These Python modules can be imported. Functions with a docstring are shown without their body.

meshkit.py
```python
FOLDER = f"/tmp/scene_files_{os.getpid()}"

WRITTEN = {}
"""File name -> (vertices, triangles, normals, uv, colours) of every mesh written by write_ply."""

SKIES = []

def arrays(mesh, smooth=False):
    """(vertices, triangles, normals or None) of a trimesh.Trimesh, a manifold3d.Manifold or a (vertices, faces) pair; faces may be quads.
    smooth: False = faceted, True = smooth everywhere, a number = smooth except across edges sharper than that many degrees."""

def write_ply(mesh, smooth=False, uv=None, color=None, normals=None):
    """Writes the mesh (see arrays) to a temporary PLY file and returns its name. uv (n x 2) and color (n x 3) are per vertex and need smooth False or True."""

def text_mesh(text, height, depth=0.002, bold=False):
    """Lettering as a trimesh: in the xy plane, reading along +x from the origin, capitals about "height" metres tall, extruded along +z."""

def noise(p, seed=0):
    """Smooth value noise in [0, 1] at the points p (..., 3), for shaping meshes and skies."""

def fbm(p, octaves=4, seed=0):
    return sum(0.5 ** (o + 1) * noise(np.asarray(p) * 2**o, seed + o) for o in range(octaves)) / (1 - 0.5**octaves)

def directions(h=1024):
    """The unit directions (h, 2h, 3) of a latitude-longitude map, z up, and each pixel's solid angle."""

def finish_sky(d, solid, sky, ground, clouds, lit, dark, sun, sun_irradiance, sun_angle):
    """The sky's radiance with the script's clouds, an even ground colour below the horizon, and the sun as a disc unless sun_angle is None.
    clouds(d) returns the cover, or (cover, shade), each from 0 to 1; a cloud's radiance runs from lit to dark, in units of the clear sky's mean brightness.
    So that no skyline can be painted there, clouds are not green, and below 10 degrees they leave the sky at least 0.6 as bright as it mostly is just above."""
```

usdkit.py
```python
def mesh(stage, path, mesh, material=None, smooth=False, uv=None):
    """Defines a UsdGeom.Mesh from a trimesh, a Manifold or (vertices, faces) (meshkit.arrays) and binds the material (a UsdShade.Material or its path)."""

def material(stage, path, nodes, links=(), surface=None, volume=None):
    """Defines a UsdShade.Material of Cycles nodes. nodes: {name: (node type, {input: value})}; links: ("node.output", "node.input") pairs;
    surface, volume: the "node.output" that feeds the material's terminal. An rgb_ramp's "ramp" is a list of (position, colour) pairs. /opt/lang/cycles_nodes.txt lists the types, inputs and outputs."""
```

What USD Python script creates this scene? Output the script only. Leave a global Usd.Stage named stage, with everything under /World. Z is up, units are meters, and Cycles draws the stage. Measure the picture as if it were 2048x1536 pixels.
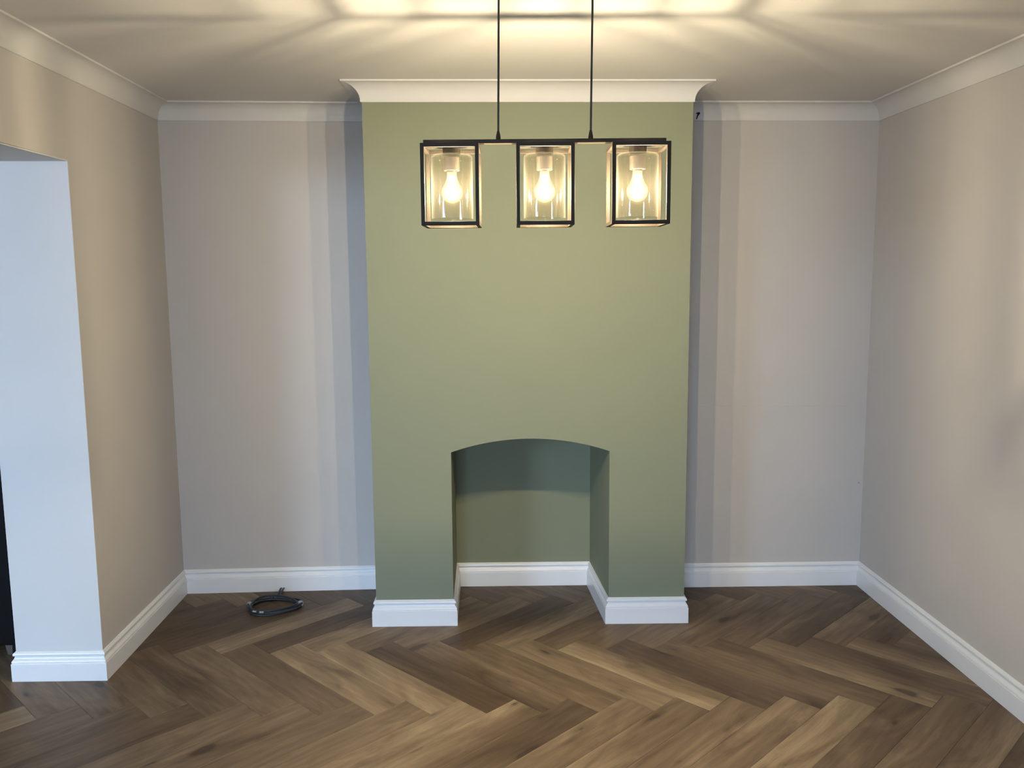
import math, random
import numpy as np, trimesh, usdkit, meshkit
import manifold3d as m3
from shapely.geometry import Polygon, box as sbox
from shapely.ops import unary_union
from pxr import Usd, UsdGeom, UsdLux, UsdShade, Gf, Sdf

stage = Usd.Stage.CreateInMemory()
UsdGeom.SetStageUpAxis(stage, UsdGeom.Tokens.z)
UsdGeom.SetStageMetersPerUnit(stage, 1.0)
UsdGeom.Xform.Define(stage, '/World')
UsdGeom.Scope.Define(stage, '/World/Looks')

# ------------------------------------------------------------------ camera
FPX, CAM_H, PITCH, YAW, ROLL = 1712.97, 1.5993, 0.128568, 0.0105416, -0.0076845
EXPOSURE = 0.2
cam = UsdGeom.Camera.Define(stage, '/World/camera')
cam.CreateHorizontalApertureAttr(36.0)
cam.CreateVerticalApertureAttr(27.0)
cam.CreateFocalLengthAttr(FPX / 2048 * 36.0)
cam.CreateClippingRangeAttr(Gf.Vec2f(0.05, 100))
cam.CreateExposureAttr(EXPOSURE)
Ry = np.array([[math.cos(YAW), -math.sin(YAW), 0], [math.sin(YAW), math.cos(YAW), 0], [0, 0, 1]])
Rp = np.array([[1, 0, 0], [0, math.cos(PITCH), -math.sin(PITCH)], [0, math.sin(PITCH), math.cos(PITCH)]])
Rv = Rp @ Ry                                    # world -> (right, forward, up)
c_, s_ = math.cos(ROLL), math.sin(ROLL)
right = c_ * Rv[0] + s_ * Rv[2]
up = -s_ * Rv[0] + c_ * Rv[2]
back = -Rv[1]
M = Gf.Matrix4d(1.0)
for i, v in enumerate((right, up, back)):
    M.SetRow(i, Gf.Vec4d(*map(float, v), 0.0))
M.SetRow(3, Gf.Vec4d(0, 0, CAM_H, 1))
cam.AddTransformOp().Set(M)

# ------------------------------------------------------------------ daylight (dusk-blue sky through the windows behind the camera)
DAY = (0.55, 0.735, 1.0)
SKY_STRENGTH = 1.0
BULB_STRENGTH = 60.0      # the glowing filaments you see
BULB_POWER = 11800.0      # the light each bulb gives (a small sphere light inside it)
BULB_COLOR = (1.0, 0.875, 0.66)
sky = UsdLux.DomeLight.Define(stage, '/World/sky')
sky.CreateIntensityAttr(SKY_STRENGTH)
sky.CreateColorAttr(Gf.Vec3f(*DAY))


WIN1 = (-1.00, 0.10, 0.95, 2.02)
WIN2 = (-6.40, -4.10, 0.45, 2.34)


def sky_light(name, win, y, z, tilt, strength):
    """The patch of bright sky that a window looks out on: an area light outside, tilted down into the room."""
    l = UsdLux.RectLight.Define(stage, '/World/' + name)
    l.CreateWidthAttr(win[1] - win[0] + 0.5); l.CreateHeightAttr(1.9)
    l.CreateIntensityAttr(strength); l.CreateColorAttr(Gf.Vec3f(*DAY))
    c, sn = math.cos(math.radians(tilt)), math.sin(math.radians(tilt))
    m = Gf.Matrix4d(1.0)                       # a light shines along its -z
    m.SetRow(0, Gf.Vec4d(-1, 0, 0, 0)); m.SetRow(1, Gf.Vec4d(0, sn, c, 0)); m.SetRow(2, Gf.Vec4d(0, -c, sn, 0))
    m.SetRow(3, Gf.Vec4d((win[0] + win[1]) / 2, y, z, 1))
    l.AddTransformOp().Set(m)


sky_light('daylight_main', WIN1, -3.1, 2.2, 30, 50.0)
sky_light('daylight_side', WIN2, -3.1, 2.0, 20, 37.0)

# ------------------------------------------------------------------ helpers
_used = {}


def path_for(name, parent):
    base = (str(parent.GetPath()) if parent is not None else '/World') + '/' + name
    n = _used.get(base, -1) + 1
    _used[base] = n
    return base if n == 0 else f'{base}_{n:03d}'


def tag(p, label=None, cat=None, group=None, kind=None):
    p = p.GetPrim() if hasattr(p, 'GetPrim') else p
    for k, v in (('label', label), ('category', cat), ('group', group), ('kind', kind)):
        if v:
            p.SetCustomDataByKey(k, v)
    return p


def obj(name, mesh, mat, parent=None, smooth=False, uv=None):
    return usdkit.mesh(stage, path_for(name, parent), mesh, MAT[mat], smooth=smooth, uv=uv).GetPrim()


def thing(name, loc=(0, 0, 0), rotz=0.0, parent=None):
    x = UsdGeom.Xform.Define(stage, path_for(name, parent))
    if parent is None:
        x.AddTranslateOp().Set(Gf.Vec3d(*loc))
        if rotz:
            x.AddRotateZOp().Set(rotz)
    return x.GetPrim()


def cat_(*ms):
    return trimesh.util.concatenate(list(ms))


def bx(x0, x1, y0, y1, z0, z1):
    m = trimesh.creation.box((x1 - x0, y1 - y0, z1 - z0))
    m.apply_translation(((x0 + x1) / 2, (y0 + y1) / 2, (z0 + z1) / 2))
    return m


def rbox(x0, x1, y0, y1, z0, z1, r=0.0012):
    """Box with chamfered edges."""
    pts = []
    for a in (0, 1):
        for b in (0, 1):
            for c in (0, 1):
                q = np.array([(x0, x1)[a], (y0, y1)[b], (z0, z1)[c]])
                s = np.array([1 - 2 * a, 1 - 2 * b, 1 - 2 * c])
                for k in range(3):
                    d = s * r; d[k] = 0
                    pts.append(q + d)
    return trimesh.convex.convex_hull(np.array(pts))


def lathe(profile, n=40):
    """profile: list of (r, z)."""
    return trimesh.creation.revolve(np.array(profile, float), sections=n)


def tube(points, r, sides=12, cap=True):
    p = np.asarray(points, float)
    t = np.gradient(p, axis=0); t /= np.linalg.norm(t, axis=1, keepdims=True)
    a = np.cross(t, [0, 0, 1.0] if abs(t[0][2]) < .9 else [1.0, 0, 0])
    for i in range(len(a)):
        if np.linalg.norm(a[i]) < 1e-5:
            a[i] = a[i - 1]
        if i and np.dot(a[i], a[i - 1]) < 0:
            a[i] = -a[i]
    a /= np.linalg.norm(a, axis=1, keepdims=True)
    b = np.cross(t, a)
    rr = np.broadcast_to(r, (len(p),))
    ang = np.arange(sides) * 2 * np.pi / sides
    v = (p[:, None] + rr[:, None, None] * (np.cos(ang)[None, :, None] * a[:, None] + np.sin(ang)[None, :, None] * b[:, None])).reshape(-1, 3)
    f = []
    for i in range(len(p) - 1):
        for j in range(sides):
            k = (j + 1) % sides
            f += [[i * sides + j, i * sides + k, (i + 1) * sides + k], [i * sides + j, (i + 1) * sides + k, (i + 1) * sides + j]]
    if cap:
        n = len(v); v = np.vstack([v, p[0], p[-1]])
        for j in range(sides):
            k = (j + 1) % sides
            f += [[n, k, j], [n + 1, (len(p) - 1) * sides + j, (len(p) - 1) * sides + k]]
    m = trimesh.Trimesh(v, f, process=False)
    m.fix_normals()
    return m


def prism(poly, h, z=0.0):
    m = trimesh.creation.extrude_polygon(poly, h, engine='earcut')
    m.apply_translation((0, 0, z))
    return m


def to_man(m):
    return m3.Manifold(m3.Mesh(np.asarray(m.vertices, np.float32), np.asarray(m.faces, np.uint32)))


def from_man(m):
    q = m.to_mesh()
    return trimesh.Trimesh(q.vert_properties[:, :3], q.tri_verts, process=False)


H = 2.40
CEIL_TILT = -0.00529                           # the old ceiling drops a little to the right


def warp(m):
    m = m.copy()
    v = np.array(m.vertices)
    v[:, 2] += CEIL_TILT * v[:, 0] * v[:, 2] / H
    m.vertices = v
    return m


# ------------------------------------------------------------------ materials
MAT = {}


def L(p):
    return '/World/Looks/' + p


def paint(name, col, rough=0.75, bumpy=0.06, scale=260, spec=0.3):
    MAT[name] = usdkit.material(stage, L(name), {
        'geo': ('geometry', {}),
        'n': ('noise_texture', {'scale': scale, 'detail': 3.0, 'roughness': 0.6}),
        'n2': ('noise_texture', {'scale': 3.0, 'detail': 2.0}),
        'mr': ('map_range', {'from_min': 0.3, 'from_max': 0.7, 'to_min': 0.985, 'to_max': 1.015}),
        'mul': ('vector_math', {'math_type': 'scale', 'vector1': col}),
        'b': ('bump', {'strength': bumpy, 'distance': 0.002}),
        'p': ('principled_bsdf', {'roughness': rough, 'specular_ior_level': spec}),
    }, [('geo.position', 'n.vector'), ('geo.position', 'n2.vector'), ('n2.fac', 'mr.value'), ('mr.result', 'mul.scale'),
        ('mul.vector', 'p.base_color'), ('n.fac', 'b.height'), ('b.normal', 'p.normal')], surface='p.BSDF')


paint('beige_paint', (0.53, 0.505, 0.485))
paint('green_paint', (0.225, 0.243, 0.168))
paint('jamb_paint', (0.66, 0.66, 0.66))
paint('ceiling_paint', (0.63, 0.62, 0.61), 0.85)
paint('cove_paint', (0.63, 0.625, 0.62), 0.7, 0.03)
paint('gloss_white', (0.78, 0.79, 0.81), 0.28, 0.01, 60, 0.5)
paint('outer_paint', (0.5, 0.5, 0.5))


def plain(name, col, rough=0.5, metal=0.0, spec=0.5):
    MAT[name] = usdkit.material(stage, L(name), {
        'geo': ('geometry', {}),
        'n': ('noise_texture', {'scale': 400.0, 'detail': 2.0}),
        'b': ('bump', {'strength': 0.04, 'distance': 0.001}),
        'p': ('principled_bsdf', {'base_color': col, 'roughness': rough, 'metallic': metal, 'specular_ior_level': spec}),
    }, [('geo.position', 'n.vector'), ('n.fac', 'b.height'), ('b.normal', 'p.normal')], surface='p.BSDF')


plain('black_metal', (0.024, 0.0185, 0.0130), 0.55, 0.0, 0.18)
plain('cable_black', (0.012, 0.012, 0.014), 0.5)
plain('holder_metal', (0.050, 0.041, 0.034), 0.45, 0.0, 0.4)
plain('collar_white', (0.16, 0.14, 0.10), 0.5)
plain('cable_slate', (0.022, 0.027, 0.034), 0.42)
plain('tape_grey', (0.34, 0.32, 0.30), 0.6)
plain('black_lacquer', (0.004, 0.004, 0.0045), 0.6, 0.0, 0.12)
plain('pale_wood', (0.10, 0.085, 0.068), 0.5)
plain('hole_black', (0.01, 0.009, 0.008), 0.9)
plain('upvc_white', (0.75, 0.76, 0.78), 0.3)
plain('paving', (0.20, 0.195, 0.185), 0.9)
plain('subfloor', (0.16, 0.13, 0.10), 0.9)


def pane(name, tint, rough=0.02, haze=False, emit=None):
    nodes = {'t': ('transparent_bsdf', {'color': tint}), 'g': ('glossy_bsdf', {'color': (1, 1, 1), 'roughness': rough}),
             'f': ('layer_weight', {'blend': 0.5}), 'pw': ('math', {'math_type': 'power', 'value2': 5.0}),
             'mm': ('math', {'math_type': 'multiply_add', 'value2': 0.8, 'value3': 0.04}), 'm': ('mix_closure', {})}
    links = [('f.facing', 'pw.value1'), ('pw.value', 'mm.value1'), ('mm.value', 'm.fac'), ('t.BSDF', 'm.closure1'), ('g.BSDF', 'm.closure2')]
    out = 'm.closure'
    if haze:                                   # the faint film on the glass that the bulb lights up
        nodes['tl'] = ('translucent_bsdf', {'color': (1.0, 0.9, 0.7)})
        nodes['hf'] = ('math', {'math_type': 'multiply_add', 'value2': 0.018, 'value3': 0.0013})
        nodes['hm'] = ('mix_closure', {})
        links += [('pw.value', 'hf.value1'), ('hf.value', 'hm.fac'), ('m.closure', 'hm.closure1'), ('tl.BSDF', 'hm.closure2')]
        out = 'hm.closure'
    if emit:
        nodes['e'] = ('emission', {'color': emit[0], 'strength': emit[1]})
        nodes['ef'] = ('map_range', {'range_type': 'smoothstep', 'from_min': 0.25, 'from_max': 0.85, 'to_min': emit[2], 'to_max': emit[1]})
        links += [('f.facing', 'ef.value'), ('ef.result', 'e.strength')]
        nodes['a'] = ('add_closure', {})
        links += [('m.closure', 'a.closure1'), ('e.emission', 'a.closure2')]
        out = 'a.closure'
    MAT[name] = usdkit.material(stage, L(name), nodes, links, surface=out)


pane('shade_glass', (0.965, 0.945, 0.90), 0.03, haze=True)
pane('window_glass', (0.97, 0.98, 0.98), 0.0)
pane('bulb_glass', (0.97, 0.95, 0.9), 0.05, emit=((1.0, 0.80, 0.36), 0.25, 1.0))
MAT['glow'] = usdkit.material(stage, L('glow'), {'e': ('emission', {'color': BULB_COLOR, 'strength': BULB_STRENGTH})}, surface='e.emission')


def wood(name, seed, knots=1.0):
    """Vinyl oak: the plank's own tone (primvar), long streaks, cathedral figure, fine grain and knots."""
    MAT[name] = usdkit.material(stage, L(name), {
        'uv': ('uvmap', {'attribute': 'st'}),
        'tone': ('attribute', {'attribute': 'tone'}),
        'mb': ('mapping', {'scale': (2.2, 9.0, 1.0), 'location': (seed * 3.7, seed * 1.9, 0)}),
        'nb': ('noise_texture', {'scale': 1.0, 'detail': 5.0, 'roughness': 0.58, 'distortion': 1.3}),
        'rb': ('rgb_ramp', {'ramp': [(0.28, (0.58, 0.54, 0.51)), (0.44, (0.90, 0.89, 0.88)), (0.56, (1.06, 1.07, 1.06)), (0.72, (1.45, 1.50, 1.50))]}),
        'mg': ('mapping', {'scale': (9.0, 190.0, 1.0), 'location': (seed * 2.3, seed * 5.1, 0)}),
        'ng': ('noise_texture', {'scale': 1.0, 'detail': 5.0, 'roughness': 0.7, 'distortion': 0.6}),
        'rg': ('map_range', {'from_min': 0.25, 'from_max': 0.75, 'to_min': 0.80, 'to_max': 1.16}),
        'mw': ('mapping', {'scale': (1.6, 9.5, 1.0), 'location': (seed * 1.3, seed * 2.7, 0)}),
        'w': ('wave_texture', {'bands_direction': 'y', 'scale': 0.9, 'distortion': 11.0, 'detail': 3.0, 'detail_scale': 0.7, 'detail_roughness': 0.6}),
        'rw': ('map_range', {'from_min': 0.0, 'from_max': 1.0, 'to_min': 0.92, 'to_max': 1.05}),
        'mk': ('mapping', {'scale': (2.3, 6.0, 1.0), 'location': (seed * 4.1, seed * 0.7, 0)}),
        'k': ('voronoi_texture', {'dimensions': '2D', 'scale': 1.0, 'randomness': 1.0}), 'kg': ('math', {'math_type': 'multiply_add', 'value2': 0.30}),
        'kn': ('noise_texture', {'scale': 7.0, 'detail': 3.0}),
        'kd': ('math', {'math_type': 'multiply_add', 'value2': 0.16}),
        'rk': ('rgb_ramp', {'ramp': [(0.17, (0.9, 0.9, 0.9)), (0.22, (1, 1, 1)), (0.25, (0.5, 0.5, 0.5)), (0.30, (0.18, 0.18, 0.18)), (0.42, (0, 0, 0))]}),
        'kf': ('math', {'math_type': 'multiply', 'value2': 0.80 * knots}),
        'm1': ('mix', {'mix_type': 'multiply', 'fac': 1.0}), 'm2': ('mix', {'mix_type': 'multiply', 'fac': 1.0}), 'm0': ('mix', {'mix_type': 'multiply', 'fac': 1.0}),
        'm3': ('mix', {'mix_type': 'mix', 'color2': (0.040, 0.025, 0.017)}),
        'b': ('bump', {'strength': 0.10, 'distance': 0.0005}),
        'p': ('principled_bsdf', {'roughness': 0.48, 'specular_ior_level': 0.28}),
    }, [('uv.UV', 'mb.vector'), ('mb.vector', 'nb.vector'), ('nb.fac', 'rb.fac'),
        ('uv.UV', 'mg.vector'), ('mg.vector', 'ng.vector'), ('ng.fac', 'rg.value'),
        ('uv.UV', 'mw.vector'), ('mw.vector', 'w.vector'), ('w.fac', 'rw.value'),
        ('uv.UV', 'mk.vector'), ('mk.vector', 'k.vector'), ('mk.vector', 'kn.vector'),
        ('kn.fac', 'kd.value1'), ('k.distance', 'kg.value3'), ('k.color', 'kg.value1'), ('kg.value', 'kd.value3'), ('kd.value', 'rk.fac'), ('rk.color', 'kf.value1'),
        ('tone.color', 'm0.color1'), ('rb.color', 'm0.color2'),
        ('m0.color', 'm1.color1'), ('rg.result', 'm1.color2'), ('m1.color', 'm2.color1'), ('rw.result', 'm2.color2'),
        ('m2.color', 'm3.color1'), ('kf.value', 'm3.fac'), ('m3.color', 'p.base_color'),
        ('ng.fac', 'b.height'), ('b.normal', 'p.normal')], surface='p.BSDF')


wood('oak_knotty', 1, 1.0)
wood('oak_plain', 2, 0.35)
TONE_AT = np.array([(0.062, 0.039, 0.025), (0.105, 0.069, 0.043), (0.165, 0.114, 0.071), (0.262, 0.190, 0.118), (0.36, 0.27, 0.165)])


def tone_rgb(x):
    x = np.clip(np.asarray(x, float), 1, 5) - 1
    return np.stack([np.interp(x, range(5), TONE_AT[:, k]) for k in range(3)], -1)


# ------------------------------------------------------------------ the room, measured
XL, XR, YB = -1.6275, 1.8200, 4.2067
SL, SR = -0.02199, -0.02578
YR = YB + 0.0156
YC = 3.7685
XCL, XCR = -0.5895, 0.8225
YJ, WT, ZO = 3.2729, 0.3415, 2.0204           # jamb plane, left wall's thickness, opening's head
Y0 = -2.0
COVE_C, COVE_P = 0.0787, 0.0773
XFL, XFR, XBL, XBR, YFB = -0.2359, 0.4755, -0.2460, 0.4390, 4.265
xl = lambda y: XL + SL * (y - YB)
xr = lambda y: XR + SR * (y - YR)
ybl = lambda x: YB + 0.0363 * (x - XL)
ybr = lambda x: YR + 0.0053 * (x - XR)
TOP = 2.40

# floor ------------------------------------------------------------
floor = thing('floor')
tag(floor, 'herringbone floor of brown oak planks covering the whole room', 'floor', kind='structure')
room_poly = Polygon([(xl(Y0), Y0), (xl(-1.85), -1.85), (xl(-1.85) - WT, -1.85), (-6.7, -1.85), (-6.7, 4.2), (xl(YJ) - WT, 4.2), (xl(YJ) - WT, YJ),
                     (xl(YJ), YJ), (XL, YB), (XCL, ybl(XCL)), (XCL, YC), (XFL, YC), (XBL, YFB), (XBR, YFB), (XFR, YC), (XCR, YC), (XCR, ybr(XCR)),
                     (XR, YR), (xr(Y0), Y0)]).buffer(0)
obj('subfloor', bx(-6.8, 2.3, -2.3, 4.5, -0.06, -0.0065), 'subfloor', floor)
PW, PL = 0.145, 0.7425
OX, OY = -0.4936, 2.5375
r2 = math.sqrt(0.5)
U = np.array([r2, r2]); V = np.array([r2, -r2])
TONES = {}
for row, text in (('0B', '-10:2,2 -9:3.2,3 -8:3,2.8 -7:2.8,3 -6:2.3,2.6 -5:2.9,3.2 -4:2.8,2.6 -3:3.9,3.5 -2:4.2,3.6 -1:1.5,1.9 0:1.8,3.2 1:2.9,2.6 2:3.8,3.4 3:4.4,3.0 4:1.6,1.7 5:2.2,3.3 6:2.9,2.4 7:4.0,2.9 8:2.4,2.8 9:4.0,2.2 10:1.8,2.9 11:2.6,2.6'),
                  ('0A', '-9:3.8,3.8 -8:2.4,2.8 -7:2.8,2.5 -6:2.6,2.0 -5:3.0,2.9 -4:3.1,2.8 -3:2.9,2.9 -2:3.0,3.2 -1:3.9,3.6 0:4.0,2.2 1:2.2,1.9 2:3.2,2.8 3:3.3,2.8 4:2.8,3.1 5:3.2,3.0 6:4.0,3.7 7:2.6,2.1 8:2.9,2.7 9:2.7,3.7 10:2.0,2.4'),
                  ('1A', '-8:2.2,2.2 -7:2.1,1.9 -6:2.0,2.0 -5:2.1,2.2 -4:3.3,4.0 -3:1.9,2.2 -2:3.4,3.9 -1:2.9,3.0 0:3.1,3.0 1:1.6,1.9 2:2.9,3.6 3:2.6,2.5 4:2.6,2.8 5:2.8,3.0 6:2.9,2.8 7:2.6,2.9 8:2.4,1.9 9:3.5,3.0 10:2.5,1.9 11:3.0,2.5 12:2.3,2.5'),
                  ('1B', '-7:3.2,3.2 -6:2.0,2.0 -5:1.9,2.1 -4:2.1,2.2 -3:2.2,2.0 -2:1.8,1.7 -1:2.0,2.4 0:2.4,2.2 1:2.6,2.0 2:1.8,2.0 3:2.0,2.4 4:1.7,1.7 5:2.0,2.4 6:2.7,2.7 7:2.6,3.3 8:1.9,1.9 9:3.0,2.8')):
    for item in text.split():
        kk, tt = item.split(':')
        TONES[(int(row[0]), int(kk), 'AB'.index(row[1]))] = tuple(map(float, tt.split(',')))
rng = random.Random(11)
planks = []
for i in range(-6, 6):
    for k in range(-32, 32):
        o = np.array([k * PW, k * PW]) + i * np.array([PL, -PL])
        for kind, (u0, u1, v0, v1) in enumerate(((0, PL, 0, PW), (PL, PL + PW, PW - PL, PW))):
            c = [np.array([OX, OY]) + (o[0] + u) * U + (o[1] + v) * V for u, v in ((u0, v0), (u1, v0), (u1, v1), (u0, v1))]
            P = Polygon(c)
            ctr = np.mean(c, axis=0)
            if P.distance(sbox(-2.9, -0.6, 2.0, 4.3)) > 0:
                continue
            planks.append(((i, k, kind), P, ctr))
planks.sort(key=lambda q: (-q[2][1], q[2][0]))
floor_zone = room_poly.intersection(sbox(-2.9, -0.6, 2.1, 4.4))
for key, P, ctr in planks:
    g = P.buffer(-0.0002, join_style=2).intersection(floor_zone)
    parts = [q for q in getattr(g, 'geoms', [g]) if q.geom_type == 'Polygon' and q.area > 2e-4]
    t0 = rng.uniform(1.8, 4.0)
    tone = TONES.get(key) or (t0, t0 + rng.uniform(-0.5, 0.5))
    mat = rng.choice(('oak_knotty', 'oak_knotty', 'oak_plain'))
    off = (rng.uniform(0, 40), rng.uniform(0, 40)); flip = rng.choice((-1, 1))
    d = U if key[2] == 0 else V
    n = np.array([-d[1], d[0]])
    for q in parts:
        q = q.simplify(1e-5)
        top = q.buffer(-0.0009, join_style=2)
        a, b = np.array(q.exterior.coords)[:-1], None
        if top.geom_type == 'Polygon' and len(top.exterior.coords) == len(q.exterior.coords):
            b = np.array(top.exterior.coords)[:-1]
            b = b[[int(np.argmin(np.linalg.norm(b - p, axis=1))) for p in a]]
            if len({tuple(x) for x in b}) != len(a):
                b = None
        if b is not None:
            if Polygon(a).exterior.is_ccw is False:
                a, b = a[::-1], b[::-1]
            N = len(a)
            rings = [np.c_[a, np.full(N, -0.0065)], np.c_[a, np.full(N, -0.0009)], np.c_[b, np.zeros(N)]]
            v = np.vstack(rings); f = []
            for r in (0, 1):
                for j in range(N):
                    t = (j + 1) % N
                    f += [[r * N + j, r * N + t, (r + 1) * N + t], [r * N + j, (r + 1) * N + t, (r + 1) * N + j]]
            tv, tf = trimesh.creation.triangulate_polygon(Polygon(b), engine='earcut')
            idx = [int(np.argmin(np.linalg.norm(b - p, axis=1))) for p in tv]
            for t in tf:
                t = [idx[x] for x in t]
                if np.cross(b[t[1]] - b[t[0]], b[t[2]] - b[t[0]]) < 0:
                    t = t[::-1]
                f.append([2 * N + x for x in t])
            mesh = trimesh.Trimesh(v, f, process=False)
        else:
            mesh = prism(q, 0.0065, -0.0065)
        # split the vertices so each face shades flat
        vv = np.array(mesh.vertices)[np.array(mesh.faces)].reshape(-1, 3)
        mesh = trimesh.Trimesh(vv, np.arange(len(vv)).reshape(-1, 3), process=False)
        loc = vv[:, :2] - ctr
        uv = np.c_[loc @ d * flip + off[0], loc @ n + off[1]]
        pk = obj('plank', mesh, mat, floor, uv=uv)
        # tone runs from the lower-left (boards rising left) or upper-left (boards rising right) long edge to the other
        side = np.clip((loc @ n if key[2] == 1 else -(loc @ n)) / PW + 0.5, 0, 1)
        col = tone_rgb(tone[0] + (tone[1] - tone[0]) * side)
        UsdGeom.PrimvarsAPI(pk).CreatePrimvar('tone', Sdf.ValueTypeNames.Color3fArray, 'vertex').Set([Gf.Vec3f(*map(float, c)) for c in col])

g = obj('ground', bx(-30, 30, -40, -2.26, -0.4, -0.3), 'paving')
tag(g, 'garden ground outside the windows behind the viewer', 'ground', kind='structure')

# walls ------------------------------------------------------------
YN = -1.85                                       # near jamb of the opening in the left wall


def sheared(poly_yz, thick, f, sign):
    """A wall given as (y, z) outline; its room face lies at x = f(y), its body behind it."""
    m = trimesh.creation.extrude_polygon(poly_yz, thick, engine='earcut')     # (y, z, t)
    v = np.array(m.vertices)
    m.vertices = np.c_[f(v[:, 0]) + sign * v[:, 2], v[:, 0], v[:, 1]]
    m.fix_normals()
    return m


left_outline = sbox(Y0, 0, YB + 0.3, TOP + 0.02).difference(sbox(YN, -1, YJ, ZO))
w = obj('wall_left', warp(sheared(left_outline, WT, xl, -1)), 'beige_paint')
tag(w, 'beige left wall with the wide opening to the next room', 'wall', kind='structure')
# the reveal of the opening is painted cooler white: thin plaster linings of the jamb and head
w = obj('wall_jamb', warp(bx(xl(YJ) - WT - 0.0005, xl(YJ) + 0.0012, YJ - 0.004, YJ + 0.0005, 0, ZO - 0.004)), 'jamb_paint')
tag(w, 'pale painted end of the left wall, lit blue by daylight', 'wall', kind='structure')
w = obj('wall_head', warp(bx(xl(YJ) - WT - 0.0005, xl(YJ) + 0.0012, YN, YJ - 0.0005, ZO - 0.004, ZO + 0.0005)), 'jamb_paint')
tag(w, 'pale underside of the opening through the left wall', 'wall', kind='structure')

w = obj('wall_right', warp(sheared(sbox(Y0, 0, YR + 0.3, TOP + 0.02), 0.2, xr, 1)), 'beige_paint')
tag(w, 'plain beige right wall running towards the viewer', 'wall', kind='structure')

wb = thing('wall_back')
tag(wb, 'beige back wall of the two alcoves beside the chimney breast', 'wall', kind='structure')
back_plan = Polygon([(XL, YB), (XCL, ybl(XCL)), (XCL, 4.32), (XCR, 4.32), (XCR, ybr(XCR)), (XR, YR), (xr(4.55), 4.55), (xl(4.55), 4.55)])
obj('plaster', warp(prism(back_plan, TOP + 0.02)), 'beige_paint', wb)
# hairline joint across the right alcove's plaster, and a small nail hole
rs = np.random.RandomState(4)
xs = np.linspace(0.985, 1.735, 60)
wob = np.cumsum(rs.randn(60)) * 0.00025
th = 0.0008 + 0.0009 * np.clip(meshkit.noise(np.c_[xs * 14, xs * 0, xs * 0]) - 0.25, 0, 1)
zz = 0.936 - 0.009 * (xs - 0.985) / 0.75 + wob
seam = np.vstack([np.c_[xs, ybr(xs) + 0.0005, zz + 0.0022], np.c_[xs, ybr(xs) - th, zz], np.c_[xs, ybr(xs) + 0.0005, zz - 0.0014]])
n = len(xs); sf = []
for r in (0, 1):
    for j in range(n - 1):
        sf += [[r * n + j, (r + 1) * n + j, (r + 1) * n + j + 1], [r * n + j, (r + 1) * n + j + 1, r * n + j + 1]]
obj('seam', (seam, np.array(sf)), 'beige_paint', wb)
nh = trimesh.creation.cylinder(0.0022, 0.0012, sections=14)
nh.apply_transform(trimesh.transformations.rotation_matrix(math.pi / 2, (1, 0, 0)))
nh.apply_translation((1.7985, ybr(1.7985) - 0.0002, 0.532))
obj('nail_hole', nh, 'hole_black', wb)

# chimney breast -----------------------------------------------------
body = to_man(bx(XCL, XCR, YC, 4.32, 0, TOP + 0.02))
ZS, ZC = 0.805, 0.865                          # arch springing and crown


def opening_outline(x0, x1, y, drop=0.0):
    w_ = (x1 - x0) / 2; r_ = ZC - ZS
    R_ = (w_ * w_ + r_ * r_) / (2 * r_)
    a = math.asin(w_ / R_)
    pts = [(x0, y, -0.1)] + [((x0 + x1) / 2 + R_ * math.sin(t), y, ZC - drop - R_ + R_ * math.cos(t)) for t in np.linspace(-a, a, 41)] + [(x1, y, -0.1)]
    return pts


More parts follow.
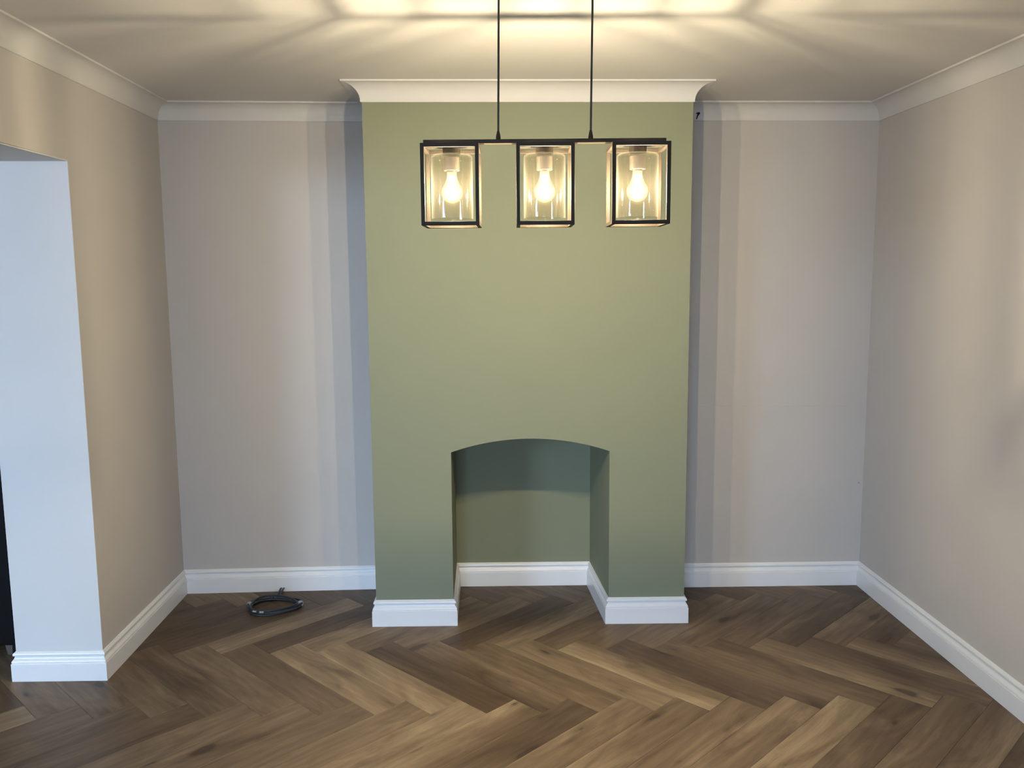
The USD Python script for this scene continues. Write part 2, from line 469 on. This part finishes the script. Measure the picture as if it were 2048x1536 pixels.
sl_ = (XBL - XFL) / (YFB - YC); sr_ = (XBR - XFR) / (YFB - YC)
void = trimesh.convex.convex_hull(np.array(opening_outline(XFL - sl_ * .05, XFR - sr_ * .05, YC - 0.05) + opening_outline(XBL, XBR, YFB)))
chim = from_man(body - to_man(void))
cb = obj('chimney_breast', warp(chim), 'green_paint', smooth=20)
tag(cb, 'sage green chimney breast with an arched fireplace recess', 'chimney breast', kind='structure')

# ceiling -------------------------------------------------------------
cp = bx(-6.8, 2.3, -2.3, 4.6, TOP, TOP + 0.12)
c = obj('ceiling', warp(cp), 'ceiling_paint')
tag(c, 'plain off-white painted ceiling', 'ceiling', kind='structure')

# rest of the shell behind the camera and in the next room ---------------


def wall_with_hole(x0, x1, y0, y1, win):
    m = to_man(bx(x0, x1, y0, y1, 0, TOP + 0.02))
    h = to_man(bx(win[0], win[1], y0 - 1, y1 + 1, win[2], win[3]))
    return from_man(m - h)


w = obj('wall_front', warp(wall_with_hole(xl(Y0) - 0.02, xr(Y0) + 0.2, Y0 - 0.25, Y0, WIN1)), 'beige_paint')
tag(w, 'beige wall behind the viewer with the main window', 'wall', kind='structure')
w = obj('wall_next_room_front', warp(wall_with_hole(-6.8, xl(Y0) - 0.03, Y0 - 0.25, Y0, WIN2)), 'outer_paint')
tag(w, 'window wall of the room beyond the left opening', 'wall', kind='structure')
w = obj('wall_next_room_side', warp(bx(-6.8, -6.7, Y0, 4.5, 0, TOP + 0.02)), 'outer_paint')
tag(w, 'far side wall of the room beyond the left opening', 'wall', kind='structure')
w = obj('wall_next_room_back', warp(bx(-6.7, xl(4.2) - WT - 0.005, 4.2, 4.5, 0, TOP + 0.02)), 'outer_paint')
tag(w, 'back wall of the room beyond the left opening', 'wall', kind='structure')


def make_window(n_, win, y, label):
    t = thing(f'window_{n_}')
    tag(t, label, 'window', kind='structure')
    x0, x1, z0, z1 = win
    f = 0.06
    ms = [rbox(x0, x1, y - 0.04, y + 0.03, z0, z0 + f), rbox(x0, x1, y - 0.04, y + 0.03, z1 - f, z1),
          rbox(x0, x0 + f, y - 0.04, y + 0.03, z0 + f, z1 - f), rbox(x1 - f, x1, y - 0.04, y + 0.03, z0 + f, z1 - f)]
    obj('window_frame', warp(cat_(*ms)), 'upvc_white', t)
    xm = (x0 + x1) / 2
    obj('mullion', warp(rbox(xm - 0.035, xm + 0.035, y - 0.04, y + 0.03, z0 + f, z1 - f)), 'upvc_white', t)
    for a, b in ((x0 + f, xm - 0.035), (xm + 0.035, x1 - f)):
        obj('pane', warp(bx(a, b, y - 0.006, y - 0.002, z0 + f, z1 - f)), 'window_glass', t)
    obj('window_sill', warp(rbox(x0 - 0.04, x1 + 0.04, y + 0.03, y + 0.30, z0 - 0.03, z0, 0.004)), 'upvc_white', t)


make_window(1, WIN1, Y0 - 0.18, 'white framed window behind the viewer')
make_window(2, WIN2, Y0 - 0.18, 'white framed window of the room beyond the opening')

# coving and skirting -----------------------------------------------------


def sweep_runs(path, profile, ends=(None, None)):
    """Mitred runs of a moulding along a plan path; the profile is (distance from the wall, z), walls on the left of travel."""
    P = [np.array(p, float) for p in path]
    nrm = []
    for a, b in zip(P[:-1], P[1:]):
        d = (b - a) / np.linalg.norm(b - a)
        nrm.append(np.array([d[1], -d[0]]))
    off = []
    for i in range(len(P)):
        if i == 0:
            m = nrm[0]
        elif i == len(P) - 1:
            m = nrm[-1]
        else:
            m = (nrm[i - 1] + nrm[i]); m = m / (1 + nrm[i - 1] @ nrm[i])
        off.append(m)
    prof = np.array(profile, float); n = len(prof)
    tv, tf = trimesh.creation.triangulate_polygon(Polygon(prof), engine='earcut')
    idx = [int(np.argmin(np.linalg.norm(prof - p, axis=1))) for p in tv]
    out = []
    for i in range(len(P) - 1):
        v = []
        for q in (i, i + 1):
            for d, z in prof:
                xy = P[q] + off[q] * d
                v.append((xy[0], xy[1], z))
        f = []
        for j in range(n):
            k = (j + 1) % n
            f += [[j, k, n + k], [j, n + k, n + j]]
        f += [[idx[a] for a in t] for t in tf] + [[n + idx[a] for a in t[::-1]] for t in tf]
        m = trimesh.Trimesh(np.array(v), np.array(f), process=False)
        m.merge_vertices(); m.fix_normals()
        if m.volume < 0:
            m.invert()
        out.append(m)
    return out


r_ = COVE_P - 0.006
cove = [(0, H + 0.01), (0, H - COVE_C), (0.0045, H - COVE_C), (0.006, H - COVE_C + 0.0016), (0.006, H - COVE_C + 0.006)]
cx_, cz_ = COVE_P - 0.0005, H - COVE_C + 0.006
rz_ = COVE_C - 0.006 - 0.0075
for t in np.linspace(math.pi, math.pi / 2, 15)[1:]:
    cove.append((cx_ - 0.004 + (cx_ - 0.010) * math.cos(t), cz_ + rz_ * math.sin(t)))
cove += [(COVE_P, H - 0.0075), (COVE_P, H + 0.01)]
A = (xl(Y0), Y0); B = (XL, YB); C = (XCL, ybl(XCL)); E_ = (XCL, YC); F_ = (XCR, YC); G_ = (XCR, ybr(XCR)); H_ = (XR, YR); I_ = (xr(Y0), Y0)
cove_labels = ['white coved cornice along the left wall', 'white coved cornice over the left alcove', 'white coved cornice on the left side of the chimney breast',
               'white coved cornice across the front of the green chimney breast', 'white coved cornice on the right side of the chimney breast',
               'white coved cornice over the right alcove', 'white coved cornice along the right wall']
def crack(grow, dy):
    pts = ((0.9455, 4.2035, 2.3490, 0.0052), (0.9400, 4.2075, 2.3385, 0.0030), (0.9365, 4.2110, 2.3245, 0.0022), (0.9340, 4.2060, 2.3490, 0.0020))
    sp = [m3.Manifold.sphere(r + grow, 16).translate((x, y + dy, z)) for x, y, z, r in pts]
    return m3.Manifold.hull(sp[0] + sp[1]) + m3.Manifold.hull(sp[1] + sp[2]) + m3.Manifold.hull(sp[0] + sp[3])


for i, m in enumerate(sweep_runs([A, B, C, E_, F_, G_, H_, I_], cove)):
    m = warp(m)
    if i == 5:                                   # the mitre in the right alcove's corner has broken open
        try:
            m = from_man(to_man(m) - crack(0.0005, -0.002) - crack(0.0005, -0.006))
        except Exception:
            pass
    t = obj(f'trim_{i + 1}', m, 'cove_paint', smooth=25)
    tag(t, cove_labels[i], 'cornice', kind='structure')
    if i == 5:
        obj('cavity', from_man(crack(0.0, 0.0)), 'hole_black', t)

SK = 0.121
ski = [(0, 0), (0.018, 0), (0.018, 0.0715), (0.0174, 0.0728), (0.0150, 0.0736), (0.0148, 0.0754), (0.0160, 0.0766)]
for t in np.linspace(0, 1, 9):                   # ogee
    ski.append((0.0160 - 0.0092 * (t - math.sin(2 * math.pi * t) / (2 * math.pi) * 0.9), 0.0772 + 0.0215 * t))
ski += [(0.0058, 0.0996), (0.0058, 0.1008), (0.0078, 0.1022)]
for t in np.linspace(-0.35, 1.0, 9):             # torus nose
    ski.append((0.0062 + 0.0056 * math.cos(t * math.pi / 2), 0.1078 + 0.0085 * math.sin(t * math.pi / 2)))
ski += [(0.0045, 0.1185), (0.0025, SK), (0, SK)]
JL = (xl(YJ) - WT, YJ)
spath = [(xl(4.1) - WT, 4.19), JL, (xl(YJ), YJ), B, C, E_, (XFL, YC), (XBL, YFB), (XBR, YFB), (XFR, YC), F_, G_, H_, I_]
snames = ['next_room', 'jamb', 'left', 'left_alcove', 'chimney_left_side', 'chimney_front_left', 'recess_left', 'recess_back', 'recess_right', 'chimney_front_right',
          'chimney_right_side', 'right_alcove', 'right']
slabels = ['white skirting board in the room beyond the left opening', 'white skirting board across the blue-lit end of the left wall', 'white skirting board along the left wall',
           'white skirting board at the back of the left alcove', 'white skirting board on the left side of the chimney breast', 'white skirting board on the green pier left of the fireplace',
           'white skirting board on the left cheek of the fireplace recess', 'white skirting board at the back of the fireplace recess', 'white skirting board on the right cheek of the fireplace recess',
           'white skirting board on the green pier right of the fireplace', 'white skirting board on the right side of the chimney breast', 'white skirting board at the back of the right alcove',
           'white skirting board along the right wall']
for nm, lb, m in zip(snames, slabels, sweep_runs(spath, ski)):
    b = obj('baseboard_' + nm, m, 'gloss_white', smooth=30)
    tag(b, lb, 'skirting board', kind='structure')

# pendant light ------------------------------------------------------------
PX, PY = 0.1215, 2.45
pl = thing('pendant_light', (PX, PY, 1.7304), -0.9)
tag(pl, 'black bar pendant light with three lit glass lanterns hanging on two cables', 'pendant light')
Z = lambda z: z - 1.7304
obj('bar', rbox(-0.337, 0.337, -0.0125, 0.0125, Z(1.9565), Z(1.968), 0.001), 'black_metal', pl)
for x, xt in ((-0.1285, -0.1235), (0.1285, 0.1325)):
    zt = TOP - 0.0225
    zs = np.linspace(Z(1.985), Z(zt), 24)
    t = (zs - zs[0]) / (zs[-1] - zs[0])
    cbl = obj('cable', tube(np.c_[x + (xt - x) * t, np.zeros(24), zs], 0.0030, 10), 'cable_black', pl, smooth=40)
    g = lathe([(0, Z(1.966)), (0.0066, Z(1.966)), (0.0066, Z(1.974)), (0.0060, Z(1.979)), (0.0032, Z(1.992)), (0, Z(1.992))], 24)
    g.apply_translation((x, 0, 0))
    obj('cable_grip', g, 'black_metal', pl, smooth=40)
obj('ceiling_canopy', rbox(-0.22, 0.22, -0.03, 0.03, Z(TOP - 0.026), Z(TOP - 0.0015), 0.003), 'black_metal', pl)

CW, CT = 0.0795, 0.0105                         # half width and bar thickness of a lantern cage
for i, cx in enumerate((-0.2595, 0.0, 0.2595)):
    z0, z1 = Z(1.7304), Z(1.9500)
    ms = []
    for sx in (-1, 1):
        for sy in (-1, 1):
            a, b = sorted((cx + sx * CW, cx + sx * (CW - CT))); c, d = sorted((sy * CW, sy * (CW - CT)))
            ms.append(rbox(a, b, c, d, z0, z1, 0.0007))
    for z in (z0, z1 - CT):
        for s in (-1, 1):
            c, d = sorted((s * CW, s * (CW - CT)))
            ms.append(rbox(cx - CW + CT * .9, cx + CW - CT * .9, c, d, z, z + CT, 0.0007))
            c, d = sorted((cx + s * CW, cx + s * (CW - CT)))
            ms.append(rbox(c, d, -CW + CT * .9, CW - CT * .9, z, z + CT, 0.0007))
    fr = obj('lantern_frame', cat_(*ms), 'black_metal', pl)
    obj('cross_strap', cat_(rbox(cx - CW + 0.002, cx + CW - 0.002, -0.0125, 0.0125, z1 - 0.004, z1 + 0.0005, 0.0005), rbox(cx - 0.02, cx + 0.02, -0.0115, 0.0115, z1, Z(1.9568), 0.0005)), 'black_metal', pl)

    def lat(prof, nm, mat, parent, n=48, sm=35):
        m = lathe(prof, n); m.apply_translation((cx, 0, 0))
        return obj(nm, m, mat, parent, smooth=sm)
    lh = lat([(0, Z(1.947)), (0.0238, Z(1.947)), (0.0245, Z(1.946)), (0.0245, Z(1.9285)), (0.0235, Z(1.9275)), (0, Z(1.9275))], 'lamp_holder', 'black_metal', pl)
    lat([(0, Z(1.921)), (0.0212, Z(1.921)), (0.0222, Z(1.920)), (0.0222, Z(1.886)), (0.0212, Z(1.8845)), (0.0150, Z(1.8845)), (0.0150, Z(1.889)), (0, Z(1.889))], 'shade_ring', 'holder_metal', lh)
    R_, rr = 0.0585, 0.010
    outer = [(0.0215, Z(1.9275))] + [(R_ - rr + rr * math.sin(t), Z(1.9275) - rr + rr * math.cos(t)) for t in np.linspace(0, math.pi / 2, 9)] + [(R_, Z(1.7535)), (R_ - 0.0012, Z(1.7523))]
    inner = [(R_ - 0.0024, Z(1.7535))] + [(R_ - 0.0024 - (rr - .0024) + (rr - .0024) * math.sin(t), Z(1.9275) - rr + (rr - .0024) * math.cos(t)) for t in np.linspace(math.pi / 2, 0, 7)] + [(0.0215, Z(1.9251)), (0.0215, Z(1.9275))]
    lat(outer + inner, 'glass_shade', 'shade_glass', pl, 64, 50).SetCustomDataByKey('label', 'clear glass cylinder shade with rounded shoulder')
    br = 0.0302; zc = Z(1.8252)
    prof = [(0, zc - br)] + [(br * math.sin(t), zc - br * math.cos(t)) for t in np.linspace(0.12, 1.95, 20)]
    xe, ze = prof[-1]
    for t in np.linspace(0, 1, 8)[1:]:
        s = t * t * (3 - 2 * t)
        prof.append((xe + (0.0138 - xe) * (1 - (1 - t) ** 1.8), ze + (Z(1.8745) - ze) * t))
    bl = lat(prof + [(0.0138, Z(1.8800))], 'bulb', 'bulb_glass', pl, 40, 60)
    bl.SetCustomDataByKey('label', 'glowing warm light bulb')
    lat([(0, Z(1.8735)), (0.0125, Z(1.8735)), (0.0132, Z(1.8745)), (0.0135, Z(1.889)), (0, Z(1.889))], 'bulb_cap', 'holder_metal', bl, 32)
    lat([(0, Z(1.8610)), (0.0122, Z(1.8610)), (0.0128, Z(1.8618)), (0.0130, Z(1.8740)), (0, Z(1.8740))], 'bulb_collar', 'collar_white', bl, 32)
    sl = UsdLux.SphereLight.Define(stage, str(pl.GetPath()) + f'/bulb_light_{i + 1}')
    sl.CreateRadiusAttr(0.009); sl.CreateIntensityAttr(BULB_POWER); sl.CreateColorAttr(Gf.Vec3f(*BULB_COLOR))
    sl.AddTranslateOp().Set(Gf.Vec3d(cx, 0, Z(1.831)))
    for q in range(4):
        an = q * math.pi / 2 + 0.5 + i * 0.7
        p0 = (cx + 0.0055 * math.cos(an), 0.0055 * math.sin(an), Z(1.849)); p1 = (cx + 0.0105 * math.cos(an + 0.35), 0.0105 * math.sin(an + 0.35), Z(1.815))
        obj('filament', tube(np.linspace(p0, p1, 6), 0.0018, 8), 'glow', bl, smooth=40)

# coil of cable on the floor -------------------------------------------------
cc = thing('cable_coil', (-1.115, 3.992, 0.0))
tag(cc, 'small coil of dark grey cable lying on the floor of the left alcove', 'cable')
o = np.array([-1.115, 3.992, 0.0])
RC = 0.0046
for j, (a, b, dx, dy, rot, z0, ph) in enumerate(((0.122, 0.098, 0.0, 0.0, 0.05, RC, 0.3), (0.116, 0.088, 0.004, -0.008, -0.06, RC * 2.6, 1.2), (0.126, 0.085, 0.003, 0.006, 0.12, RC * 4.0, 2.2), (0.112, 0.096, -0.004, -0.002, -0.02, RC * 5.2, 3.9))):
    t = np.linspace(0, 2 * np.pi, 97)[:-1]
    wv = 1 + 0.03 * np.sin(2 * t + ph) + 0.02 * np.sin(3 * t + 2 * ph)
    x = a * np.cos(t) * wv; y = b * np.sin(t) * wv * (1 - 0.22 * np.cos(t))
    c, s = math.cos(rot), math.sin(rot)
    z = z0 + 0.0015 * np.sin(2 * t + ph) * (j > 0)
    pts = np.c_[dx + c * x - s * y, dy + s * x + c * y, z]
    pts = np.vstack([pts, pts[:2]])
    obj('cable_loop', tube(pts, RC, 10), 'cable_slate', cc, smooth=40)
for j, (hx, sx, bz) in enumerate(((-1.1395, -1.128, 0.016), (-1.1255, -1.118, 0.013))):
    P0 = np.array([hx, ybl(hx) - 0.0165, 0.017]); P3 = np.array([sx - 0.03, 4.076, 0.020])
    P1 = P0 + [0.004, -0.05, 0.012]; P2 = np.array([sx, 4.115, 0.004])
    t = np.linspace(0, 1, 26)[:, None]
    pts = (1 - t) ** 3 * P0 + 3 * t * (1 - t) ** 2 * P1 + 3 * t * t * (1 - t) * P2 + t ** 3 * P3
    pts[:, 2] = np.maximum(pts[:, 2], RC)
    obj('cable_tail', tube(pts - o, RC, 10), 'cable_slate', cc, smooth=40)


def tape(ang, a, b, ln, r=0.0150, zc=0.0150):
    t = np.linspace(-ln, ln, 7) + ang
    pts = np.c_[a * np.cos(t), b * np.sin(t), np.full(7, zc)]
    m = tube(pts, [r * .92, r, r, r, r, r, r * .92], 12)
    v = np.array(m.vertices); v[:, 2] = np.maximum((v[:, 2] - zc) * 1.05 + zc, 0.0006); m.vertices = v
    return m


for tb in (tape(3.10, 0.122, 0.094, 0.07), tape(0.12, 0.122, 0.094, 0.06)):
    obj('tape_band', tb, 'tape_grey', cc, smooth=50).SetCustomDataByKey('label', 'pale grey tape band')
for (px_, py_, an) in ((-0.070, -0.098, -0.35), (-0.034, -0.108, -0.05)):
    m = trimesh.creation.cylinder(0.0043, 0.020, sections=14)
    m.apply_transform(trimesh.transformations.rotation_matrix(math.pi / 2, (0, 1, 0)))
    m.apply_transform(trimesh.transformations.rotation_matrix(an, (0, 0, 1)))
    m.apply_translation((px_, py_, 0.022))
    obj('wire_end', m, 'tape_grey', cc, smooth=40)

# dark furniture seen past the opening -----------------------------------------
sb = thing('sideboard', (-2.50, 3.68, 0.0))
tag(sb, 'black piece of furniture on short legs glimpsed beyond the left opening', 'sideboard')
obj('body', rbox(-0.5, 0.5, -0.20, 0.20, 0.052, 1.08, 0.003), 'black_lacquer', sb)
for x in (-0.248, 0.248):
    d = obj('door', rbox(x - 0.243, x + 0.243, -0.216, -0.2005, 0.065, 1.065, 0.002), 'black_lacquer', sb)
for sx in (-1, 1):
    for sy in (-1, 1):
        g = trimesh.convex.convex_hull(np.vstack([np.c_[np.array([(-.016, -.016), (.016, -.016), (.016, .016), (-.016, .016)]), np.full(4, 0.0525)],
                                                   np.c_[np.array([(-.010, -.010), (.010, -.010), (.010, .010), (-.010, .010)]), np.zeros(4)]]))
        g.apply_translation((sx * 0.385, sy * 0.165, 0))
        obj('leg', g, 'pale_wood', sb)
